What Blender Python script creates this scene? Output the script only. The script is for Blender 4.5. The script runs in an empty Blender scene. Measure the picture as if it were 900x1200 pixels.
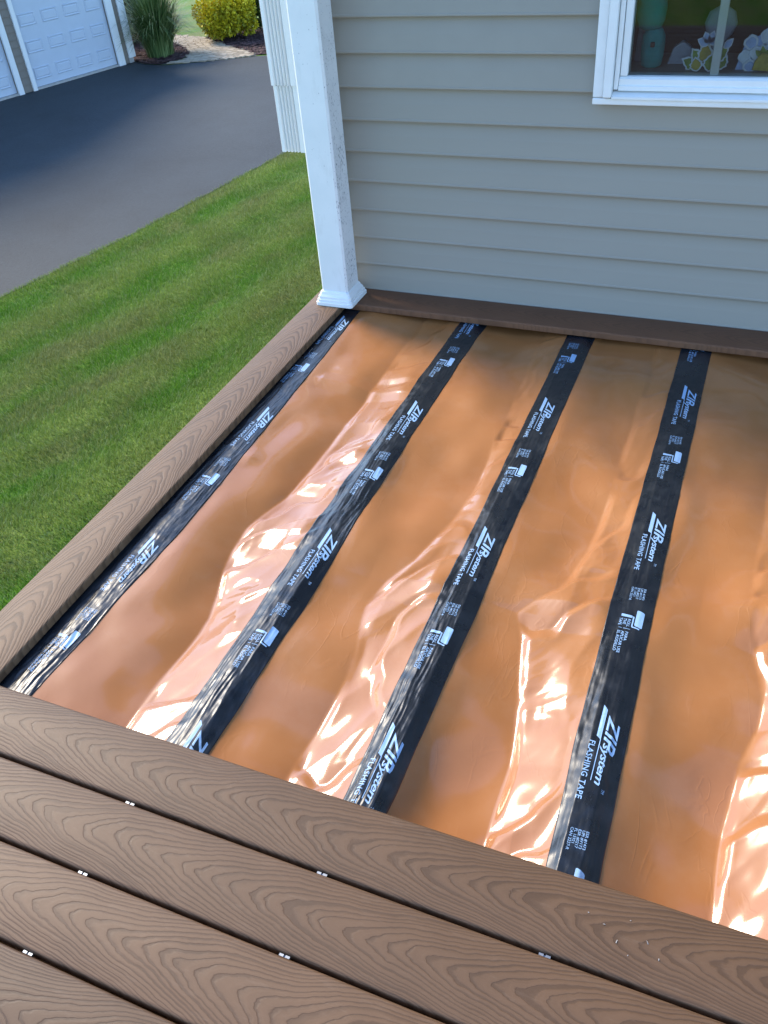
import bpy, bmesh, math, random
import numpy as np
from mathutils import Matrix, Vector

random.seed(7)
RNG = np.random.default_rng(11)
SC = bpy.context.scene
COL = SC.collection

# ------------------------------------------------------------------ camera
CAM = np.array([1.2642, -0.7357, 1.3917])
YAW, PITCH, ROLL, FPX = 0.4468, -0.6878, -0.0954, 989.8555
def cam_axes():
    cy, sy = math.cos(YAW), math.sin(YAW)
    cp, sp = math.cos(PITCH), math.sin(PITCH)
    fwd = Vector((-sy * cp, cy * cp, sp))
    right = Vector((cy, sy, 0))
    up = right.cross(fwd)
    r = math.cos(ROLL) * right + math.sin(ROLL) * up
    u = -math.sin(ROLL) * right + math.cos(ROLL) * up
    return r, u, fwd
cam_data = bpy.data.cameras.new('camera')
cam = bpy.data.objects.new('camera', cam_data)
COL.objects.link(cam)
_r, _u, _f = cam_axes()
cam.matrix_world = Matrix(((_r.x, _u.x, -_f.x, CAM[0]), (_r.y, _u.y, -_f.y, CAM[1]),
                           (_r.z, _u.z, -_f.z, CAM[2]), (0, 0, 0, 1)))
cam_data.sensor_fit = 'HORIZONTAL'
cam_data.sensor_width = 36
cam_data.lens = FPX / 900 * 36
cam_data.clip_start = 0.02
cam_data.clip_end = 2000
SC.camera = cam

# ------------------------------------------------------------------ light
SUN_AZ = math.atan2(-0.925, 0.38)          # compass style, from +Y towards +X
SUN_EL = math.radians(40)
world = bpy.data.worlds.new('World')
SC.world = world
world.use_nodes = True
wn = world.node_tree.nodes
sky = wn.new('ShaderNodeTexSky')
sky.sky_type = 'NISHITA'
sky.sun_disc = False
sky.sun_elevation = SUN_EL
sky.sun_rotation = SUN_AZ % (2 * math.pi)
sky.air_density = 1.0
sky.dust_density = 0.4
sky.ozone_density = 3.5
tint = wn.new('ShaderNodeMix'); tint.data_type = 'RGBA'; tint.blend_type = 'MULTIPLY'
tint.inputs[0].default_value = 1.0; tint.inputs[7].default_value = (0.91, 0.99, 1.06, 1)   # camera white balance set for the sun
world.node_tree.links.new(sky.outputs[0], tint.inputs[6])
world.node_tree.links.new(tint.outputs[2], wn['Background'].inputs[0])
wn['Background'].inputs[1].default_value = 0.15
sun_data = bpy.data.lights.new('sun', 'SUN')
sun_data.energy = 1.8
sun_data.angle = math.radians(19)
sun_data.color = (1.0, 0.87, 0.68)
sun = bpy.data.objects.new('sun', sun_data)
COL.objects.link(sun)
TO_SUN = Vector((math.cos(SUN_EL) * math.sin(SUN_AZ), math.cos(SUN_EL) * math.cos(SUN_AZ), math.sin(SUN_EL)))
sun.rotation_euler = TO_SUN.to_track_quat('Z', 'Y').to_euler()
SC.view_settings.view_transform = 'Standard'
SC.view_settings.look = 'None'
SC.view_settings.exposure = 1.62
SC.view_settings.gamma = 1.0
SC.view_settings.use_curve_mapping = False

# ------------------------------------------------------------------ numpy noise
def _hash(ix, iy, seed):
    h = (ix.astype(np.int64) * 374761393 + iy.astype(np.int64) * 668265263 + seed * 982451653) & 0x7fffffff
    h = ((h ^ (h >> 13)) * 1274126177) & 0x7fffffff
    h = (h ^ (h >> 16)) & 0x7fffffff
    return h / float(0x7fffffff)
def vnoise(x, y, seed=0):
    """smooth gradient noise, about -1..1"""
    x = np.asarray(x, float); y = np.asarray(y, float)
    ix = np.floor(x); iy = np.floor(y)
    fx = x - ix; fy = y - iy
    ux = fx * fx * fx * (fx * (fx * 6 - 15) + 10)
    uy = fy * fy * fy * (fy * (fy * 6 - 15) + 10)
    out = 0
    for dx in (0, 1):
        for dy in (0, 1):
            a = _hash(ix + dx, iy + dy, seed) * 2 * math.pi
            g = np.cos(a) * (fx - dx) + np.sin(a) * (fy - dy)
            out = out + g * (ux if dx else 1 - ux) * (uy if dy else 1 - uy)
    return out * 1.5
def fbm(x, y, seed=0, octv=3):
    s = 0; a = 1; f = 1
    for k in range(octv):
        s = s + a * vnoise(x * f, y * f, seed + k * 17); a *= .5; f *= 2.03
    return s
def sstep(a, b, x):
    t = np.clip((x - a) / (b - a), 0, 1)
    return t * t * (3 - 2 * t)

# ------------------------------------------------------------------ object helpers
def tag(o, label=None, cat=None, group=None, kind=None):
    if label: o['label'] = label
    if cat: o['category'] = cat
    if group: o['group'] = group
    if kind: o['kind'] = kind
    return o
def empty(name, loc=(0, 0, 0), rz=0.0):
    o = bpy.data.objects.new(name, None)
    o.empty_display_size = 0.1
    COL.objects.link(o)
    o.location = loc
    o.rotation_euler = (0, 0, rz)
    return o
def link(name, me, parent=None, mat=None):
    o = bpy.data.objects.new(name, me)
    COL.objects.link(o)
    if parent is not None: o.parent = parent
    if mat is not None and not me.materials: me.materials.append(mat)
    return o
class MB:
    def __init__(self): self.v = []; self.f = []
    def add(self, vs, fs):
        n = len(self.v)
        self.v += [tuple(p) for p in vs]
        self.f += [tuple(i + n for i in f) for f in fs]
        return self
    def box(self, x0, x1, y0, y1, z0, z1):
        vs = [(x0, y0, z0), (x1, y0, z0), (x1, y1, z0), (x0, y1, z0), (x0, y0, z1), (x1, y0, z1), (x1, y1, z1), (x0, y1, z1)]
        return self.add(vs, [(0, 3, 2, 1), (4, 5, 6, 7), (0, 1, 5, 4), (1, 2, 6, 5), (2, 3, 7, 6), (3, 0, 4, 7)])
    def prism(self, prof, a, b):
        """closed profile [(p,q)...] extruded along x from a to b: vertices (x,p,q)"""
        n = len(prof)
        vs = [(a, p, q) for p, q in prof] + [(b, p, q) for p, q in prof]
        fs = [(i, (i + 1) % n, n + (i + 1) % n, n + i) for i in range(n)]
        fs += [tuple(range(n - 1, -1, -1)), tuple(range(n, 2 * n))]
        return self.add(vs, fs)
    def plate(self, outline, y0, y1):
        """outline in xz, thickness along y"""
        n = len(outline)
        vs = [(x, y0, z) for x, z in outline] + [(x, y1, z) for x, z in outline]
        fs = [(i, (i + 1) % n, n + (i + 1) % n, n + i) for i in range(n)]
        fs += [tuple(range(n - 1, -1, -1)), tuple(range(n, 2 * n))]
        return self.add(vs, fs)
    def mesh(self, name, smooth=False):
        me = bpy.data.meshes.new(name)
        me.from_pydata(self.v, [], self.f)
        bm = bmesh.new(); bm.from_mesh(me)
        bmesh.ops.recalc_face_normals(bm, faces=bm.faces)
        bm.to_mesh(me); bm.free()
        if smooth:
            me.polygons.foreach_set('use_smooth', [True] * len(me.polygons))
        return me
    def build(self, name, mat, parent=None, bevel=0.0, seg=2, smooth=False):
        me = self.mesh(name, smooth)
        if bevel > 0:
            bm = bmesh.new(); bm.from_mesh(me)
            bmesh.ops.bevel(bm, geom=list(bm.edges), offset=bevel, segments=seg, profile=.5, affect='EDGES', clamp_overlap=True)
            bm.to_mesh(me); bm.free()
        return link(name, me, parent, mat)
def np_mesh(name, verts, faces, smooth=True, tone=None):
    """verts (n,3), faces (m,k)"""
    me = bpy.data.meshes.new(name)
    verts = np.asarray(verts, np.float32); faces = np.asarray(faces, np.int32)
    m, k = faces.shape
    me.vertices.add(len(verts)); me.vertices.foreach_set('co', verts.ravel())
    me.loops.add(m * k); me.loops.foreach_set('vertex_index', faces.ravel())
    me.polygons.add(m); me.polygons.foreach_set('loop_start', np.arange(0, m * k, k, dtype=np.int32))
    try: me.polygons.foreach_set('loop_total', np.full(m, k, np.int32))
    except Exception: pass
    me.update(calc_edges=True)
    me.polygons.foreach_set('use_smooth', np.full(m, smooth, bool))
    if tone is not None:
        at = me.attributes.new('tone', 'FLOAT', 'POINT')
        at.data.foreach_set('value', np.asarray(tone, np.float32))
    me.validate()
    return me
def grid_faces(nu, nv):
    i = np.arange(nu - 1)[:, None] * nv + np.arange(nv - 1)[None, :]
    i = i.ravel()
    return np.stack([i, i + nv, i + nv + 1, i + 1], 1)

# ------------------------------------------------------------------ materials
class M:
    def __init__(self, name):
        self.m = bpy.data.materials.new(name)
        self.m.use_nodes = True
        self.n = self.m.node_tree.nodes; self.l = self.m.node_tree.links
        self.b = self.n['Principled BSDF']
    def node(self, t, **kw):
        x = self.n.new(t)
        for k, v in kw.items():
            if k.startswith('i_'): x.inputs[k[2:].replace('_', ' ')].default_value = v
            else: setattr(x, k, v)
        return x
    def set(self, **kw):
        for k, v in kw.items():
            s = self.b.inputs[k.replace('_', ' ')]
            s.default_value = v
        return self
    def ln(self, a, b): self.l.new(a, b); return self
    def coord(self, out='Object', scale=(1, 1, 1), loc=(0, 0, 0)):
        c = self.node('ShaderNodeTexCoord'); mp = self.node('ShaderNodeMapping')
        mp.inputs['Scale'].default_value = scale; mp.inputs['Location'].default_value = loc
        self.ln(c.outputs[out], mp.inputs[0]); return mp.outputs[0]
    def noise(self, vec, scale, detail=3, rough=.55):
        x = self.node('ShaderNodeTexNoise'); x.inputs['Scale'].default_value = scale
        x.inputs['Detail'].default_value = detail; x.inputs['Roughness'].default_value = rough
        if vec is not None: self.ln(vec, x.inputs['Vector'])
        return x.outputs['Fac']
    def ramp(self, fac, stops):
        r = self.node('ShaderNodeValToRGB'); e = r.color_ramp.elements
        while len(e) < len(stops): e.new(.5)
        for k, (p, c) in enumerate(stops):
            e[k].position = p
            e[k].color = (c, c, c, 1) if isinstance(c, (int, float)) else (*c, 1)
        self.ln(fac, r.inputs[0]); return r.outputs[0]
    def mix(self, fac, a, b, mode='MIX'):
        x = self.node('ShaderNodeMix'); x.data_type = 'RGBA'; x.blend_type = mode
        for s, v in ((x.inputs['Factor'], fac), (x.inputs['A'], a), (x.inputs['B'], b)):
            s = s if not isinstance(s, str) else s
            if isinstance(v, (int, float)): s.default_value = v
            elif isinstance(v, tuple): s.default_value = (*v, 1)
            else: self.ln(v, s)
        return x.outputs['Result']
    def math(self, op, a, b=None, c=None):
        x = self.node('ShaderNodeMath'); x.operation = op
        for k, v in enumerate((a, b, c)):
            if v is None: continue
            if isinstance(v, (int, float)): x.inputs[k].default_value = v
            else: self.ln(v, x.inputs[k])
        return x.outputs[0]
    def bump(self, h, strength=.3, dist=.001):
        x = self.node('ShaderNodeBump'); x.inputs['Strength'].default_value = strength
        x.inputs['Distance'].default_value = dist
        self.ln(h, x.inputs['Height']); self.ln(x.outputs[0], self.b.inputs['Normal']); return x
    def color(self, c): self.ln(c, self.b.inputs['Base Color']); return self
# ShaderNodeMix has same-named sockets per type: pick the colour ones
def _mix(self, fac, a, b, mode='MIX'):
    x = self.node('ShaderNodeMix'); x.data_type = 'RGBA'; x.blend_type = mode
    for idx, v in ((0, fac), (6, a), (7, b)):
        s = x.inputs[idx]
        if isinstance(v, (int, float)): s.default_value = v if idx == 0 else (v, v, v, 1)
        elif isinstance(v, tuple): s.default_value = (*v, 1)
        else: self.ln(v, s)
    return x.outputs[2]
M.mix = _mix

def simple(name, col, rough=.5, var=.12, scale=8, bump=0.0, bscale=60, coord='Object', metal=0.0, spec=.5):
    m = M(name)
    v = m.coord(coord)
    f = m.noise(v, scale, 4)
    lo = tuple(c * (1 - var) for c in col); hi = tuple(min(1, c * (1 + var)) for c in col)
    m.color(m.ramp(f, [(.25, lo), (.75, hi)]))
    m.set(Roughness=rough, Metallic=metal); m.b.inputs['Specular IOR Level'].default_value = spec
    if bump > 0: m.bump(m.noise(v, bscale, 3), .5, bump)
    return m.m

def board_material(name, light, dark, rough=.5, spec=.5):
    """embossed cathedral grain: u = local x, v = local y; tips point to -x"""
    m = M(name)
    tc = m.node('ShaderNodeTexCoord'); oi = m.node('ShaderNodeObjectInfo')
    sep = m.node('ShaderNodeSeparateXYZ'); m.ln(tc.outputs['Object'], sep.inputs[0])
    off = m.math('MULTIPLY', oi.outputs['Random'], 37.0)
    u = m.math('ADD', sep.outputs[0], off); v = sep.outputs[1]
    def n2(su, sv, sc, det=2):
        c = m.node('ShaderNodeCombineXYZ')
        m.ln(m.math('MULTIPLY', u, su), c.inputs[0]); m.ln(m.math('MULTIPLY', v, sv), c.inputs[1]); m.ln(off, c.inputs[2])
        return m.math('SUBTRACT', m.noise(c.outputs[0], sc, det), .5)
    wander = m.math('MULTIPLY', n2(1, 1, 2.6, 2), .085)
    vv = m.math('ADD', v, wander)
    av = m.math('ABSOLUTE', vv)
    q = m.math('MULTIPLY', m.math('POWER', av, 1.7), 26.0)
    wob = m.math('MULTIPLY', n2(1, 1.6, 14, 2), .055)
    wob2 = m.math('MULTIPLY', n2(1, 2.5, 60, 2), .012)
    f = m.math('ADD', m.math('ADD', m.math('SUBTRACT', u, q), wob), wob2)
    cf = m.node('ShaderNodeCombineXYZ'); m.ln(f, cf.inputs[0]); m.ln(off, cf.inputs[1])
    f = m.math('ADD', f, m.math('MULTIPLY', m.math('SUBTRACT', m.noise(cf.outputs[0], 26, 2), .5), .05))
    wid = m.math('ADD', m.math('MULTIPLY', n2(1, 1, 5, 1), .0), 1 / .036)
    ph = m.math('FRACT', m.math('MULTIPLY', f, wid))
    prof = m.ramp(ph, [(0.0, 0.8), (.07, 0.0), (.20, .10), (.40, .72), (.75, 1.0), (1.0, .85)])
    fine = n2(3, 22, 40, 3)
    speck = m.noise(tc.outputs['Object'], 900, 2)
    mot = m.noise(tc.outputs['Object'], 9, 3)
    fac = m.math('ADD', prof, m.math('MULTIPLY', fine, .55))
    fac = m.math('ADD', fac, m.math('MULTIPLY', m.math('SUBTRACT', speck, .5), .5))
    c = m.ramp(fac, [(0.0, dark), (1.0, light)])
    c = m.mix(.35, c, m.ramp(mot, [(.3, tuple(x * .75 for x in light)), (.7, tuple(min(1, x * 1.1) for x in light))]), 'MIX')
    # each board a little lighter or darker, with faint scuffs and dust
    tone = m.math('ADD', m.math('MULTIPLY', oi.outputs['Random'], .24), .88)
    scuff = m.ramp(m.noise(m.coord('Object', (3, 16, 1)), 5, 5, .7), [(.56, 0.0), (.74, 1.0)])
    c = m.mix(m.math('MULTIPLY', scuff, .16), c, (.25, .175, .12))
    tv = m.node('ShaderNodeCombineColor')
    for k in range(3): m.ln(tone, tv.inputs[k])
    c = m.mix(1.0, c, tv.outputs[0], 'MULTIPLY')
    m.color(c)
    m.set(Roughness=rough); m.b.inputs['Specular IOR Level'].default_value = spec
    h = m.math('ADD', m.math('MULTIPLY', prof, 1.0), m.math('MULTIPLY', speck, .35))
    m.bump(h, .5, .0009)
    return m.m

MAT = {}
MAT['board'] = board_material('composite_board', (.140, .077, .040), (.068, .037, .019), .5, .3)
MAT['border'] = board_material('composite_border', (.165, .094, .049), (.054, .030, .016), .55, .3)
MAT['ledger'] = board_material('composite_ledger', (.19, .088, .045), (.13, .060, .031), .6, .25)
MAT['fascia'] = simple('composite_fascia', (.17, .12, .09), .55, .15, 30)
MAT['steel'] = simple('clip_steel', (.28, .30, .33), .5, .25, 80, metal=1.0)
MAT['vinyl'] = simple('white_vinyl', (.80, .81, .80), .38, .03, 20)
MAT['siding'] = simple('clay_siding', (.295, .27, .225), .45, .05, 6, .0004, 120)
MAT['garage_siding'] = simple('garage_siding', (.20, .17, .14), .6, .08, 6)
MAT['garage_door'] = simple('garage_door_shade_tint', (.52, .58, .66), .45, .03, 5)  # white doors; their blue shade is put into this base colour
MAT['concrete'] = simple('pale_concrete', (.42, .40, .37), .85, .15, 12)
MAT['wood_trim'] = simple('roof_shingle', (.10, .095, .09), .9, .25, 30)
MAT['dark'] = simple('room_wall', (.10, .05, .04), .8, .2, 3)
MAT['room_floor'] = simple('room_floor', (.05, .06, .05), .8, .2, 3)
MAT['sill'] = simple('inner_sill', (.30, .29, .27), .5, .08, 10)
MAT['teal'] = simple('teal_plush', (.018, .30, .30), .8, .18, 25, .001, 200)
MAT['pale_grey'] = simple('pale_grey_cloth', (.36, .38, .46), .8, .1, 20)
MAT['leaf_green'] = simple('painted_leaf_green', (.22, .32, .05), .5, .35, 60)
MAT['olive_gold'] = simple('painted_gold', (.5, .38, .06), .45, .35, 60)
MAT['petal_white'] = simple('painted_petal_white', (.74, .80, .92), .5, .12, 60)
MAT['petal_blue'] = simple('painted_petal_blue', (.40, .52, .82), .5, .2, 60)

def post_material():
    m = M('white_post_sleeve')
    v = m.coord('Object')
    base = m.ramp(m.noise(v, 7, 3), [(.3, (.76, .77, .76)), (.7, (.83, .83, .82))])
    g = m.node('ShaderNodeNewGeometry')
    # dark mildew specks: stretched a little upwards, gathered in patches
    vs = m.coord('Object', (1, 1, .45))
    sp = m.noise(vs, 210, 2, .5)
    patch = m.noise(v, 6.5, 3)
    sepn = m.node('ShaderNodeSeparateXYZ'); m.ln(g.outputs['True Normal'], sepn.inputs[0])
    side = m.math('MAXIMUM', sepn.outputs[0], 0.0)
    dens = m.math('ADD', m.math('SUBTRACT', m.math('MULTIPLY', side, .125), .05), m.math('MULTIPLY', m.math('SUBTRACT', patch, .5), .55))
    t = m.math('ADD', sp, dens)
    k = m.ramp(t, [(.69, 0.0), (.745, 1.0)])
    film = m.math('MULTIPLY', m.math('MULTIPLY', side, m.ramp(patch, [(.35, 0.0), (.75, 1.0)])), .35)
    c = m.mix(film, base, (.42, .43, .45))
    grime = m.ramp(m.noise(m.coord('Object', (1, 1, .35)), 19, 5, .65), [(.54, 0.0), (.74, 1.0)])
    c = m.mix(m.math('MULTIPLY', grime, .30), c, (.50, .50, .47))
    m.color(m.mix(m.math('MULTIPLY', k, .8), c, (.10, .105, .12)))
    m.set(Roughness=.42)
    m.bump(m.noise(m.coord('Object', (1, 1, .3)), 14, 2), .5, .002)
    return m.m
MAT['post'] = post_material()

def downspout_material():
    m = M('white_downspout')
    v = m.coord('Object', (1, 1, .25))
    dirt = m.ramp(m.noise(v, 26, 4), [(.5, 0.0), (.78, 1.0)])
    m.color(m.mix(m.math('MULTIPLY', dirt, .07), (.80, .81, .80), (.38, .38, .38)))
    m.set(Roughness=.4)
    return m.m
MAT['downspout'] = downspout_material()

def membrane_material():
    m = M('copper_membrane')
    v = m.coord('Object')
    f = m.noise(v, 3.2, 4); f2 = m.noise(v, 900, 2)
    c = m.ramp(f, [(.25, (.36, .136, .040)), (.75, (.43, .172, .054))])
    dust = m.ramp(m.noise(v, 650, 2, .6), [(.72, 0.0), (.79, 1.0)])
    smear = m.ramp(m.noise(v, 4.5, 5, .7), [(.5, 0.0), (.8, 1.0)])
    c = m.mix(m.math('MULTIPLY', smear, .10), c, (.62, .45, .32))
    m.color(m.mix(m.math('MULTIPLY', dust, .25), c, (.62, .52, .44)))
    sw = m.node('ShaderNodeTexNoise'); sw.inputs['Scale'].default_value = 7; sw.inputs['Detail'].default_value = 2
    sw.inputs['Distortion'].default_value = 2.2; m.ln(v, sw.inputs['Vector'])
    m.ln(m.ramp(sw.outputs['Fac'], [(.3, .46), (.7, .54)]), m.b.inputs['Roughness'])
    m.b.inputs['Specular IOR Level'].default_value = .2
    m.b.inputs['Metallic'].default_value = 0.0
    m.b.inputs['Coat Weight'].default_value = 1.0
    m.b.inputs['Coat Roughness'].default_value = .11
    m.b.inputs['Coat IOR'].default_value = 1.47
    cr = m.node('ShaderNodeTexNoise'); cr.inputs['Scale'].default_value = 5.5; cr.inputs['Detail'].default_value = 3
    cr.inputs['Distortion'].default_value = 1.1; m.ln(m.coord('Object', (1.6, .7, 1)), cr.inputs['Vector'])
    rid = m.math('SUBTRACT', 1.0, m.math('MULTIPLY', m.math('ABSOLUTE', m.math('SUBTRACT', cr.outputs['Fac'], .5)), 2.0))
    thin = m.math('MULTIPLY', m.ramp(rid, [(.965, 0.0), (1.0, 1.0)]), m.ramp(m.noise(v, 3.5, 2), [(.45, 0.0), (.65, 1.0)]))
    h = m.math('ADD', m.math('MULTIPLY', sw.outputs['Fac'], .6), m.math('MULTIPLY', thin, .35))
    m.bump(h, .3, .003)
    return m.m
MAT['membrane'] = membrane_material()

def tape_material():
    m = M('black_tape')
    v = m.coord('Object')
    sc = m.noise(m.coord('Object', (1, .12, 1)), 260, 4)
    dust = m.ramp(m.noise(v, 11, 4), [(.5, 0.0), (.72, 1.0)])
    fleck = m.ramp(m.noise(v, 420, 2), [(.70, 0.0), (.76, 1.0)])
    c = m.mix(m.math('MULTIPLY', dust, .12), (.010, .0125, .017), (.12, .13, .14))
    c = m.mix(m.math('MULTIPLY', fleck, .25), c, (.3, .33, .36))
    m.color(c)
    m.ln(m.ramp(m.noise(v, 22, 3), [(.3, .24), (.7, .38)]), m.b.inputs['Roughness'])
    m.b.inputs['Specular IOR Level'].default_value = .6
    m.bump(sc, .35, .0007)
    return m.m
MAT['tape'] = tape_material()
MAT['ink'] = simple('pale_blue_ink', (.31, .48, .69), .4, .06, 60)

def asphalt_material():
    m = M('asphalt')
    v = m.coord('Object')
    a = m.noise(v, 0.9, 5, .65); b = m.noise(v, 24, 6, .8); s = m.noise(m.coord('Object', (.5, .08, 1)), 1.3, 3)
    f = m.math('ADD', m.math('MULTIPLY', a, .40), m.math('ADD', m.math('MULTIPLY', b, .75), m.math('MULTIPLY', s, .25)))
    m.color(m.ramp(f, [(.46, (.006, .010, .013)), (.88, (.028, .040, .046))]))
    m.set(Roughness=.75)
    m.bump(b, .9, .008)
    return m.m
MAT['asphalt'] = asphalt_material()

def lawn_color(m, vec):
    """mowing stripes along the drive edge plus patches; same for soil sheet and blades"""
    rot = m.node('ShaderNodeMapping'); rot.inputs['Rotation'].default_value = (0, 0, math.radians(12.5))
    m.ln(vec, rot.inputs[0])
    sep = m.node('ShaderNodeSeparateXYZ'); m.ln(rot.outputs[0], sep.inputs[0])
    n1 = m.noise(rot.outputs[0], .7, 3)
    st = m.math('SINE', m.math('ADD', m.math('MULTIPLY', sep.outputs[0], 2 * math.pi / 1.05), m.math('MULTIPLY', n1, 3.0)))
    st = m.math('ADD', m.math('MULTIPLY', st, .5), .5)
    mp = m.node('ShaderNodeMapping'); mp.inputs['Scale'].default_value = (1.0, .35, 1); m.ln(rot.outputs[0], mp.inputs[0])
    n2 = m.noise(mp.outputs[0], 1.7, 4, .6)
    return st, n2
def lawn_material(blade):
    m = M('grass_blade' if blade else 'lawn_turf')
    vec = m.coord('Object')
    st, n2 = lawn_color(m, vec)
    c = m.mix(st, (.115, .275, .012), (.26, .35, .062))
    c = m.mix(m.ramp(n2, [(.44, 0.0), (.66, 1.0)]), c, (.24, .27, .07))
    if blade:
        at = m.node('ShaderNodeAttribute'); at.attribute_name = 'tone'
        c = m.mix(m.ramp(at.outputs['Fac'], [(.62, 0.0), (.80, .3), (1.0, 1.0)]), c, (.34, .38, .17))
        c = m.mix(m.ramp(at.outputs['Fac'], [(0.0, .55), (.4, 0.0)]), c, (.03, .10, .010))
        m.set(Roughness=.5)
    else:
        c = m.mix(m.ramp(m.noise(vec, 45, 4, .7), [(.35, .6), (.65, 0.0)]), c, (.03, .06, .008))
        c = m.mix(1.0, c, (.85, .85, .85), 'MULTIPLY')      # thatch between the blades is duller
        m.set(Roughness=.9)
    m.color(c)
    m.b.inputs['Specular IOR Level'].default_value = .25
    if blade:
        tl = m.node('ShaderNodeBsdfTranslucent'); m.ln(c, tl.inputs[0])
        mx = m.node('ShaderNodeMixShader'); mx.inputs[0].default_value = .35
        m.ln(m.b.outputs[0], mx.inputs[1]); m.ln(tl.outputs[0], mx.inputs[2]); m.ln(mx.outputs[0], m.n['Material Output'].inputs[0])
    return m.m
MAT['lawn'] = lawn_material(False)
MAT['blade'] = lawn_material(True)

def tone_material(name, a, b, rough=.55, spec=.3):
    m = M(name)
    at = m.node('ShaderNodeAttribute'); at.attribute_name = 'tone'
    m.color(m.ramp(at.outputs['Fac'], [(0.0, a), (1.0, b)]))
    m.set(Roughness=rough); m.b.inputs['Specular IOR Level'].default_value = spec
    return m.m
MAT['gold_leaf'] = tone_material('golden_leaf', (.18, .20, .012), (.76, .62, .02))
MAT['reed'] = tone_material('reed_blade', (.035, .085, .018), (.22, .29, .11))
MAT['conifer'] = tone_material('conifer_spray', (.016, .05, .01), (.07, .14, .025))
MAT['twig'] = tone_material('brown_green_twig', (.05, .04, .02), (.10, .13, .05))
MAT['mulch'] = tone_material('mulch_chip', (.045, .022, .02), (.16, .09, .085), .9)
MAT['paver'] = tone_material('paver_stone', (.33, .26, .175), (.52, .43, .31), .85)
MAT['bark'] = simple('bark', (.07, .05, .035), .9, .3, 30)
MAT['mulch_soil'] = simple('mulch_soil', (.06, .035, .03), .95, .3, 20)
MAT['joint_sand'] = simple('joint_sand', (.17, .15, .125), .95, .2, 30)
MAT['road'] = simple('far_road', (.42, .41, .39), .8, .1, 3)
MAT['shaving'] = simple('pale_shaving', (.36, .33, .30), .6, .1, 50)

def glass_material():
    m = M('window_glass')
    tr = m.node('ShaderNodeBsdfTransparent'); tr.inputs[0].default_value = (.78, .82, .83, 1)
    gl = m.node('ShaderNodeBsdfGlossy'); gl.inputs['Roughness'].default_value = 0.0
    fr = m.node('ShaderNodeFresnel'); fr.inputs[0].default_value = 1.62
    mx = m.node('ShaderNodeMixShader')
    m.ln(fr.outputs[0], mx.inputs[0]); m.ln(tr.outputs[0], mx.inputs[1]); m.ln(gl.outputs[0], mx.inputs[2])
    m.ln(mx.outputs[0], m.n['Material Output'].inputs[0])
    return m.m
MAT['glass'] = glass_material()

# ================================================================== GROUND
ZG = -2.85
gm = MB(); gm.add([(-300, -300, ZG), (300, -300, ZG), (300, 400, ZG), (-300, 400, ZG)], [(0, 1, 2, 3)])
tag(gm.build('lawn', MAT['lawn']), kind='structure')
DRIVE_EDGE = [(-10.4, -14.0), (-8.35, -1.5), (-7.081, 6.352), (-6.633, 8.415), (-6.127, 12.071), (-5.45, 16.2), (-4.9, 20.2)]
G_D = Vector((0.267, 0.964, 0)); G_N = Vector((0.964, -0.267, 0)); G_P = Vector((-14.473, 14.596, ZG))
dv = MB()
pts = DRIVE_EDGE + [(-7.2, 19.9), (-9.0, 19.45), (-10.34, 18.96), (-11.3, 18.40), (-12.382, 17.942), (-13.0, 18.02), (-13.42, 18.25)]
back = [(G_P + G_D * t + G_N * -.2) for t in (3.75, -20)]
pts += [(p.x, p.y) for p in back]
dv.add([(x, y, ZG + .010) for x, y in pts], [tuple(range(len(pts)))])
tag(dv.build('driveway', MAT['asphalt']), kind='structure')
# far road strip
rd = MB(); rd.add([(-40, 25.5, ZG + .006), (-5, 33.0, ZG + .006), (-5, 38.5, ZG + .006), (-42, 31.0, ZG + .006)], [(0, 1, 2, 3)])
tag(rd.build('road', MAT['road']), kind='structure')

# mulch beds
def poly_sheet(name, pts, z, mat):
    b = MB(); b.add([(x, y, z) for x, y in pts], [tuple(range(len(pts)))]); return tag(b.build(name, mat), kind='structure')
BED_R = [(-10.50, 19.05), (-9.0, 19.5), (-7.5, 19.9), (-7.6, 22.6), (-10.2, 22.7), (-11.6, 22.4), (-13.1, 21.5), (-13.0, 20.9), (-12.2, 20.25), (-11.2, 19.55)]
BED_L = [(-13.42, 18.25), (-13.0, 18.02), (-12.50, 17.98), (-12.25, 18.55), (-12.40, 19.15), (-12.9, 19.7), (-13.7, 20.3), (-15.2, 21.2), (-15.6, 21.0), (-14.6, 18.9)]
poly_sheet('mulch_bed', BED_R, ZG + .020, MAT['mulch_soil'])
poly_sheet('mulch_bed', BED_L, ZG + .020, MAT['mulch_soil'])
PATH = [(-12.50, 17.98), (-11.3, 18.42), (-10.40, 19.0), (-11.2, 19.6), (-12.2, 20.3), (-13.05, 20.95), (-14.0, 21.2), (-15.4, 21.3), (-13.7, 20.25), (-12.8, 19.6), (-12.35, 19.1), (-12.22, 18.55)]
path = poly_sheet('paver_path', PATH, ZG + .014, MAT['joint_sand'])
def inside(px, py, poly):
    r = False; n = len(poly)
    for i in range(n):
        x0, y0 = poly[i]; x1, y1 = poly[(i + 1) % n]
        if (y0 > py) != (y1 > py) and px < (x1 - x0) * (py - y0) / (y1 - y0) + x0: r = not r
    return r
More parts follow.
